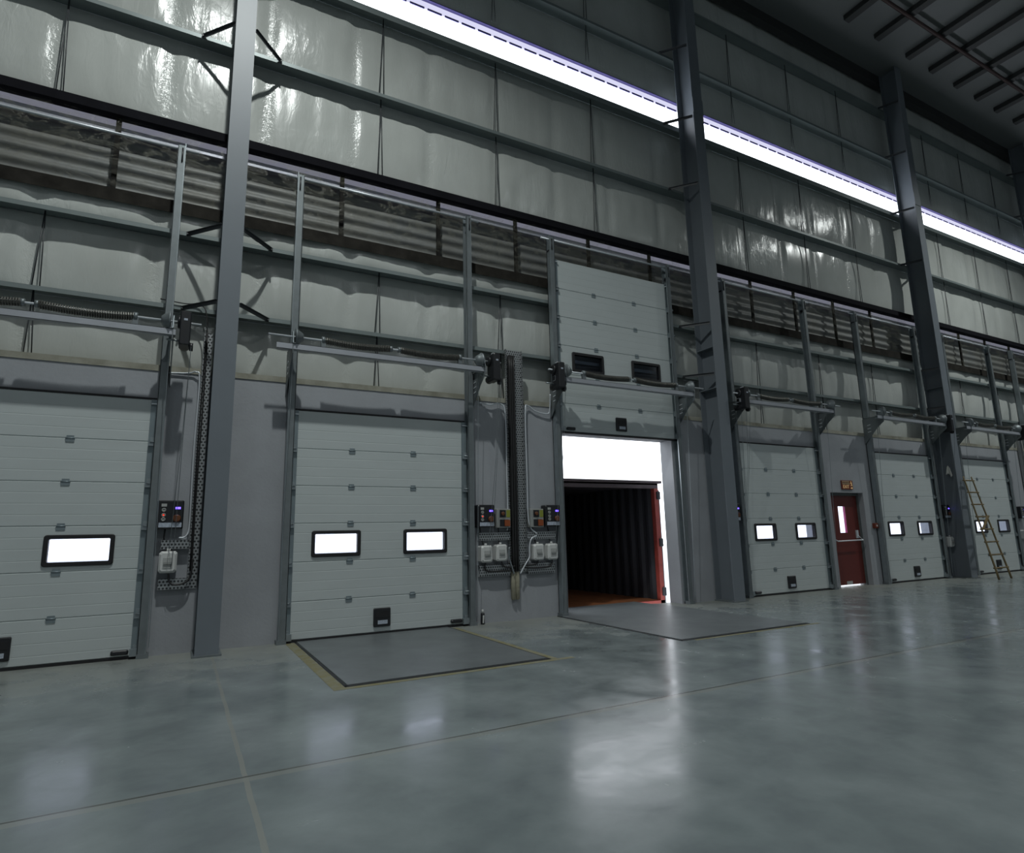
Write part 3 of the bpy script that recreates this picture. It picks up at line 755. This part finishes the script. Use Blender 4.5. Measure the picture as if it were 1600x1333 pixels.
cable([(4.06, -.05, .885), (4.05, -.06, .80), (4.12, -.06, .755), (4.35, -.06, .755), (4.55, -.05, .76)], .012, 'cable', 'lead', 'black looped lead under the first of four isolators', 'cable', CG)
cable([(4.33, -.05, .895), (4.36, -.06, .83), (4.45, -.06, .80), (4.56, -.05, .82)], .012, 'cable', 'lead', 'black looped lead under the second of four isolators', 'cable', CG)
cable([(4.98, -.05, .885), (4.95, -.06, .84), (4.85, -.06, .82), (4.70, -.05, .83)], .012, 'cable', 'lead', 'black looped lead under the third of four isolators', 'cable', CG)
cable([(5.24, -.05, .885), (5.21, -.06, .80), (5.10, -.06, .775), (4.85, -.06, .775), (4.68, -.05, .80)], .012, 'cable', 'lead', 'black looped lead under the fourth of four isolators', 'cable', CG)
cable([(-.42, .07, 4.35), (-.15, .06, 4.33), (.02, .05, 4.34), (.10, .02, 4.26), (.13, .0, 4.0), (.13, .0, 3.7)], .008, 'cable', 'lead', 'black lead running along the girt down beside the first column', 'cable', CG)
CG = 'silver flexible conduits'
cable([(-.30, .03, 3.38), (-.05, .02, 3.40), (.04, .0, 3.42), (.085, -.01, 3.30), (.075, -.01, 2.4), (.085, -.01, 1.55), (.06, -.03, 1.37), (-.02, -.04, 1.345)], .010, 'bright', 'conduit', 'silver conduit curving down beside the first column', 'conduit', CG)
cable([(4.02, .02, 3.36), (4.20, .0, 3.34), (4.38, .0, 3.37), (4.47, -.01, 3.22), (4.475, -.01, 2.4), (4.48, -.01, 1.6), (4.475, -.02, 1.45), (4.45, -.03, 1.36)], .012, 'bright', 'conduit', 'silver conduit down the left side of the tall tray', 'conduit', CG)
cable([(5.31, -.05, 3.60), (5.31, -.02, 3.35), (5.27, .0, 3.27), (5.05, .01, 3.30), (4.90, .0, 3.38), (4.83, -.03, 3.25), (4.83, -.03, 2.2), (4.83, -.03, 1.6), (4.87, -.03, 1.40), (4.97, -.05, 1.30)], .012, 'bright', 'conduit', 'silver conduit down the right side of the tall tray', 'conduit', CG)
cable([(4.96, -.06, 1.27), (4.86, -.06, 1.22), (4.82, -.06, 1.08), (4.82, -.06, .95), (4.73, -.06, .82), (4.65, -.06, .70)], .011, 'bright', 'conduit', 'short silver conduit bending from selector box to foam tube', 'conduit', CG)
cable([(4.46, -.06, 1.10), (4.46, -.06, .95), (4.50, -.06, .82), (4.54, -.06, .70)], .011, 'galv', 'conduit', 'short silver conduit running into the left foam tube', 'conduit', CG)
for x, w in ((4.545, 'left'), (4.635, 'right')):
    tag(MB().lathe([(0, .020), (.01, .036), (.40, .040), (.42, .036)], (x + (.01 if w == 'left' else -.01), .005, .31), 'z', 14).build('foam_tube', 'foam'), f'{w} one of two beige foam tubes below the cable tray', 'foam tube', 'beige foam tubes', 'thing')

# ------------------------------------------------------------------ exit door, sign, call point
ex0, ex1 = EXIT
YD = .20
door = MB()
wx0, wx1, wz0, wz1 = 13.03, 13.30, 1.17, 1.76
lx0, lx1 = ex0 + .05, ex1 - .05
for a, b, c, d in ((lx0, wx0, .035, 2.0), (wx1, lx1, .035, 2.0), (wx0, wx1, .035, wz0), (wx0, wx1, wz1, 2.0)): door.box(a, b, YD, YD + .05, c, d)
dr = door.build('door_1', 'red'); tag(dr, 'red exit door with narrow vision panel and push bar', 'door', None, 'structure')
fm = MB().box(ex0, lx0, YD - .03, YD + .06, 0, 2.06).box(lx1, ex1, YD - .03, YD + .06, 0, 2.06).box(lx0, lx1, YD - .03, YD + .06, 2.0, 2.06)
fm.build('door_frame', 'dkframe', dr)
MB().box(wx0, wx1, YD + .006, YD + .012, wz0, wz1).build('vision_panel', 'pane', dr)
MB().box(wx1 - .004, wx1 + .01, YD + .014, YD + .062, wz0, wz1).build('panel_reveal', 'pink', dr)
pb = MB().tube([(lx0 + .05, YD - .02, 1.06), (lx0 + .07, YD - .12, .99), (lx1 - .10, YD - .12, 1.0), (lx1 - .12, YD - .02, 1.10)], .014, 8)
pb.box(lx1 - .16, lx1 - .09, YD - .03, YD, 1.04, 1.22).box(lx0 + .02, lx0 + .08, YD - .03, YD, 1.0, 1.12)
pb.build('push_bar', 'bright', dr)
MB().box(13.05, 13.25, YD - .004, YD, .04, .11).build('kick_label', 'offwhite', dr)

def text_mesh(body, size, loc, mname, name, parent, o, align='CENTER', sx=1.0):
    cu = bpy.data.curves.new('t', 'FONT'); cu.body = body; cu.size = size; cu.align_x = align; cu.align_y = 'CENTER'; cu.extrude = .001; cu.resolution_u = 3
    tmp = bpy.data.objects.new('t', cu); COL.objects.link(tmp); dg = bpy.context.evaluated_depsgraph_get(); dg.update()
    me = bpy.data.meshes.new_from_object(tmp.evaluated_get(dg)); bpy.data.objects.remove(tmp); bpy.data.curves.remove(cu)
    Rm = Matrix.Rotation(PI / 2, 4, 'X'); Sm = Matrix.Diagonal((sx, 1, 1, 1)); me.transform(Matrix.Translation(Vector(loc) - Vector(o)) @ Rm @ Sm)
    me.name = name; me.materials.clear(); me.materials.append(M[mname]); ob = bpy.data.objects.new(name, me); COL.objects.link(ob); ob.parent = parent; return ob
o = (13.21, YW, 2.13); sg = thing('exit_sign', 'small dark red emergency exit sign above the red door', 'sign', o)
MB(o).bbox(13.01, 13.41, .025, YW, 2.13, 2.335, .005).build('sign_board', 'signred', sg)
MB(o).box(13.025, 13.285, .0215, .0245, 2.245, 2.318).build('upper_field', mat('tan_sign_field', (.42, .33, .20), .5), sg)
text_mesh('EMERGENCY', .052, (13.155, .0205, 2.281), 'signred', 'lettering', sg, o, sx=.85)
text_mesh('EXIT', .105, (13.155, .0225, 2.188), 'signtext', 'lettering', sg, o, sx=1.05)
fg = MB(o)   # running figure and arrow
fg.lathe([(0, .012), (-.003, .012)], (13.345, .024, 2.305), 'y', 10)
fg.bar((13.340, .022, 2.29), (13.355, .022, 2.235), .004, .022, up=(0, 1, 0)); fg.bar((13.355, .022, 2.24), (13.325, .022, 2.205), .004, .012, up=(0, 1, 0)); fg.bar((13.355, .022, 2.24), (13.385, .022, 2.21), .004, .012, up=(0, 1, 0))
fg.bar((13.342, .022, 2.28), (13.312, .022, 2.262), .004, .010, up=(0, 1, 0)); fg.bar((13.346, .022, 2.28), (13.378, .022, 2.268), .004, .010, up=(0, 1, 0))
fg.prism([(13.32, 2.172), (13.36, 2.172), (13.36, 2.190), (13.395, 2.160), (13.36, 2.140), (13.36, 2.152), (13.32, 2.152)], 'y', .0215, .0245)
fg.build('running_figure', 'signtext', sg)
o = (14.06, -.03, 1.26); cp = thing('call_point', 'small dark red call point left of the track beyond the exit door', 'call point', o)
MB(o).bbox(14.00, 14.12, -.02, YW, 1.25, 1.37, .01).build('housing', 'signred', cp); MB(o).box(14.04, 14.08, -.024, -.02, 1.29, 1.33).build('front_glass', 'white', cp)

# ------------------------------------------------------------------ dock levellers and floor paint
def leveller(x0, x1, y0, label, hinge):
    o = ((x0 + x1) / 2, y0 / 2, 0); t = thing('dock_leveller', label, 'dock leveller', o, 'steel dock levellers')
    MB(o).box(x0, x1, y0, .33, .001, .010).build('deck_plate', 'plate', t)
    fr = MB(o).box(x0 - .03, x0 - .006, y0 - .03, .0, .0005, .004).box(x1 + .006, x1 + .03, y0 - .03, 0, .0005, .004).box(x0 - .03, x1 + .03, y0 - .045, y0 - .004, .0005, .004)
    fr.build('frame_gap', 'black', t)
    if hinge: MB(o).box(x0 + .05, x1 - .05, .33, .86, -.03, .005).build('lip', 'plate', t)
    return t
leveller(1.39, 3.46, -2.72, 'steel dock leveller plate edged with yellow paint', False)
leveller(5.36, 7.64, -2.72, 'steel dock leveller plate before the open dock door', True)
for n_, b_, lab in (('line', (1.245, 1.355, -2.85, -.05), 'yellow painted line along the left side of the floor plate'),
                    ('line', (1.355, 3.74, -2.85, -2.775), 'yellow painted line along the front of the floor plate'),
                    ('line', (3.50, 3.57, -2.77, -.10), 'faded yellow line along the right side of the floor plate')):
    tag(MB().box(*b_, .0003, .0015).build('floor_line', 'paintyellow'), lab, 'floor marking', 'yellow floor lines', 'thing')
tag(MB().box(5.5, 7.8, -2.83, -2.775, .0003, .0014).build('floor_line', 'paintyellow'), 'faded yellow line along the front of the open door plate', 'floor marking', 'yellow floor lines', 'thing')

# ------------------------------------------------------------------ container behind the open door
cx0, cx1, cy, cl, cz, ch = 5.93, 8.37, 0.88, 5.0, -.12, 2.26
o = ((cx0 + cx1) / 2, cy, cz); ct = thing('shipping_container', 'open red container docked behind the raised door, dark inside', 'container', o)
def corr_side(x, d):
    mb = MB(o); p = []; y = cy + .1; k = 0
    while y < cy + cl:
        p += [(x, y), (x, y + .07), (x + d * .036, y + .14), (x + d * .036, y + .21)]; y += .28
    n = len(p); vs = [(a, b, cz + .02) for a, b in p] + [(a, b, ch - .01) for a, b in p]
    mb._add(vs, [(k, k + 1, n + k + 1, n + k) for k in range(n - 1)]); return mb
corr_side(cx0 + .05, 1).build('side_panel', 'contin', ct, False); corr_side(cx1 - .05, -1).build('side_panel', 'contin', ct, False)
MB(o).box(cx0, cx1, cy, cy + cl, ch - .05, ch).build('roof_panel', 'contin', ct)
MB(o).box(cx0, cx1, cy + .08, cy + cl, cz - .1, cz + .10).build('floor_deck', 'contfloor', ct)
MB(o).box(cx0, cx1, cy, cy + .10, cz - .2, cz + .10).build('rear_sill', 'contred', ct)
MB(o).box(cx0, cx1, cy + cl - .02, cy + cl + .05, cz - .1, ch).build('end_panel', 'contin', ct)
MB(o).box(cx0, cx1, cy, cy + .08, ch - .12, ch - .02).box(cx0 - .01, cx1 + .08, cy - .03, cy + .06, ch - .02, ch + .03).build('header', mat('worn_brown_header', (.10, .075, .08), .6, var=.2), ct)
for x in (cx0, cx1 - .10):
    MB(o).box(x, x + .10, cy, cy + .10, cz, ch - .12).build('corner_post', 'contred', ct)
for z in (.06, 1.0, 1.92):
    MB(o).bbox(cx1 - .055, cx1 + .035, cy - .03, cy + .06, z, z + .16, .012).build('door_hinge', 'contin', ct)
MB(o).tube([(cx1 + .05, cy + .05, cz), (cx1 + .05, cy + .05, ch - .15)], .014, 8).build('locking_rod', 'galvdark', ct)

# ------------------------------------------------------------------ ladder, rag, tube
o = (17.2, -.9, 0); ld = thing('bamboo_ladder', 'bamboo ladder leaning toward the third column', 'ladder', o)
A0, A1 = Vector((16.93, -1.0, 0)), Vector((17.20, -.46, 2.48)); B0, B1 = Vector((17.52, -1.0, 0)), Vector((17.58, -.46, 2.48))
for a, b in ((A0, A1), (B0, B1)):
    pts = [a.lerp(b, k / 12) + Vector((.006 * math.sin(k * 1.3), 0, 0)) for k in range(13)]
    MB(o).tube(pts, [.024 - .0006 * k for k in range(13)], 8).build('rail', 'bamboo', ld)
for k in range(8):
    u = .105 + k * .122
    p, q = A0.lerp(A1, u), B0.lerp(B1, u); d = (q - p).normalized()
    MB(o).tube([p - d * .06, q + d * .06], .018, 8).build('rung', 'bamboo', ld)
MB(o).bar(A0.lerp(A1, .47) + Vector((0, -.03, 0)), B0.lerp(B1, .60) + Vector((0, -.03, 0)), .05, .03).build('diagonal_stay', 'bamboo', ld)
rg = MB(); vs = []
for i in range(7):
    for k in range(6):
        u, v = i / 6, k / 5
        vs.append((17.02 - .012 * math.sin(v * 7) - .03 * u * math.cos(v * 5) - .03, -.26 + (v - .5) * (.05 + .09 * u), 2.72 - .20 * u - .05 * math.sin(v * 6)))
rg.v = [Vector(p) for p in vs]; rg.f = [(i * 6 + k, i * 6 + k + 1, (i + 1) * 6 + k + 1, (i + 1) * 6 + k) for i in range(6) for k in range(5)]; rg.smooth = [True] * 30
r_ = rg.build('rag', 'cloth', None, False); sm = r_.modifiers.new('s', 'SOLIDIFY'); sm.thickness = .012
tag(r_, 'crumpled white rag tied on the third column', 'rag', None, 'thing')
o = (4.01, -.03, 0); bt = thing('sealant_tube', 'black sealant tube standing on the floor by the wall', 'tube', o)
MB(o).lathe([(0, .028), (.005, .030), (.15, .030), (.16, .024)], o, 'z', 16).build('body', 'blackplastic', bt)
MB(o).lathe([(.16, .018), (.205, .016), (.21, .012)], o, 'z', 12).build('cap', 'white', bt)
MB(o).prism([(3.995, .02), (4.012, .02), (4.022, .13), (4.000, .13)], 'y', -.062, -.058).build('printed_stripe', 'white', bt)

# ------------------------------------------------------------------ roof steel
for i, x in enumerate((14.2, 15.5, 16.95, 18.1, 19.42, 20.6, 21.78, 23.0)):
    tag(MB().box(x - .10, x + .10, -14, -.80, CEIL - .14, CEIL - .005).build('roof_purlin', 'purlin'), f'dark roof purlin, {ordn[i]} of the row counting from the left', 'purlin', 'roof purlins', 'thing')
tag(MB().tube([(XA, -1.67, CEIL - .185), (XB, -1.67, CEIL - .185)], .045, 10).build('roof_pipe', mat('dark_red_pipe', (.045, .022, .02), .5)), 'thin dark pipe under the roof parallel to the wall', 'pipe', None, 'thing')
tag(MB().box(XA, XB, .06, .24, CEIL - .28, CEIL - .003).build('eave_strut', 'purlin'), 'dark steel strut in the corner of wall and roof', 'strut', None, 'thing')

# ------------------------------------------------------------------ light
def lamp(x, y, z, P, size=150, blend=1.0, col=(.95, 1.0, .975)):
    l = bpy.data.lights.new('high_bay_or_fill_lamp', 'SPOT'); l.energy = P; l.spot_size = math.radians(size); l.spot_blend = blend; l.shadow_soft_size = .12; l.color = col
    ob = bpy.data.objects.new('high_bay_or_fill_lamp', l); ob.location = (x, y, z); COL.objects.link(ob); return ob
lamp(.45, -4.9, 12.6, 2400)
lamp(20.2, -4.9, 12.6, 2150)
for y in (-14, -23):  # unseen lamp rows behind the camera, added as cool ambient fill
    for x in (-9.0, .5, 10, 20, 30): lamp(x, y, 12.8, 520, 165, 1.0, (.92, .98, 1.0))

w = bpy.data.worlds.new('World'); SC.world = w; w.use_nodes = True
bg = w.node_tree.nodes['Background']; bg.inputs[0].default_value = (.90, .94, 1.0, 1); bg.inputs[1].default_value = 2.6

# ------------------------------------------------------------------ camera
f, pitch, roll, yaw, h, d = 946.45, .1777, -.0232, .4978, 1.2835, 8.4541
F = Vector((math.sin(yaw) * math.cos(pitch), math.cos(yaw) * math.cos(pitch), math.sin(pitch)))
R0 = Vector((math.cos(yaw), -math.sin(yaw), 0)); U0 = R0.cross(F)
R = R0 * math.cos(roll) + U0 * math.sin(roll); U = U0 * math.cos(roll) - R0 * math.sin(roll)
cd = bpy.data.cameras.new('camera'); cam = bpy.data.objects.new('camera', cd); COL.objects.link(cam)
cd.sensor_fit = 'HORIZONTAL'; cd.sensor_width = 36; cd.lens = f * 36 / 1600; cd.clip_end = 400
cam.matrix_world = Matrix(((R.x, U.x, -F.x, 0), (R.y, U.y, -F.y, -d), (R.z, U.z, -F.z, h), (0, 0, 0, 1)))
SC.camera = cam
vs_ = SC.view_settings; vs_.view_transform = 'Standard'; vs_.look = 'None'; vs_.gamma = 1; vs_.use_curve_mapping = False; vs_.exposure = 0
SC.display_settings.display_device = 'sRGB'
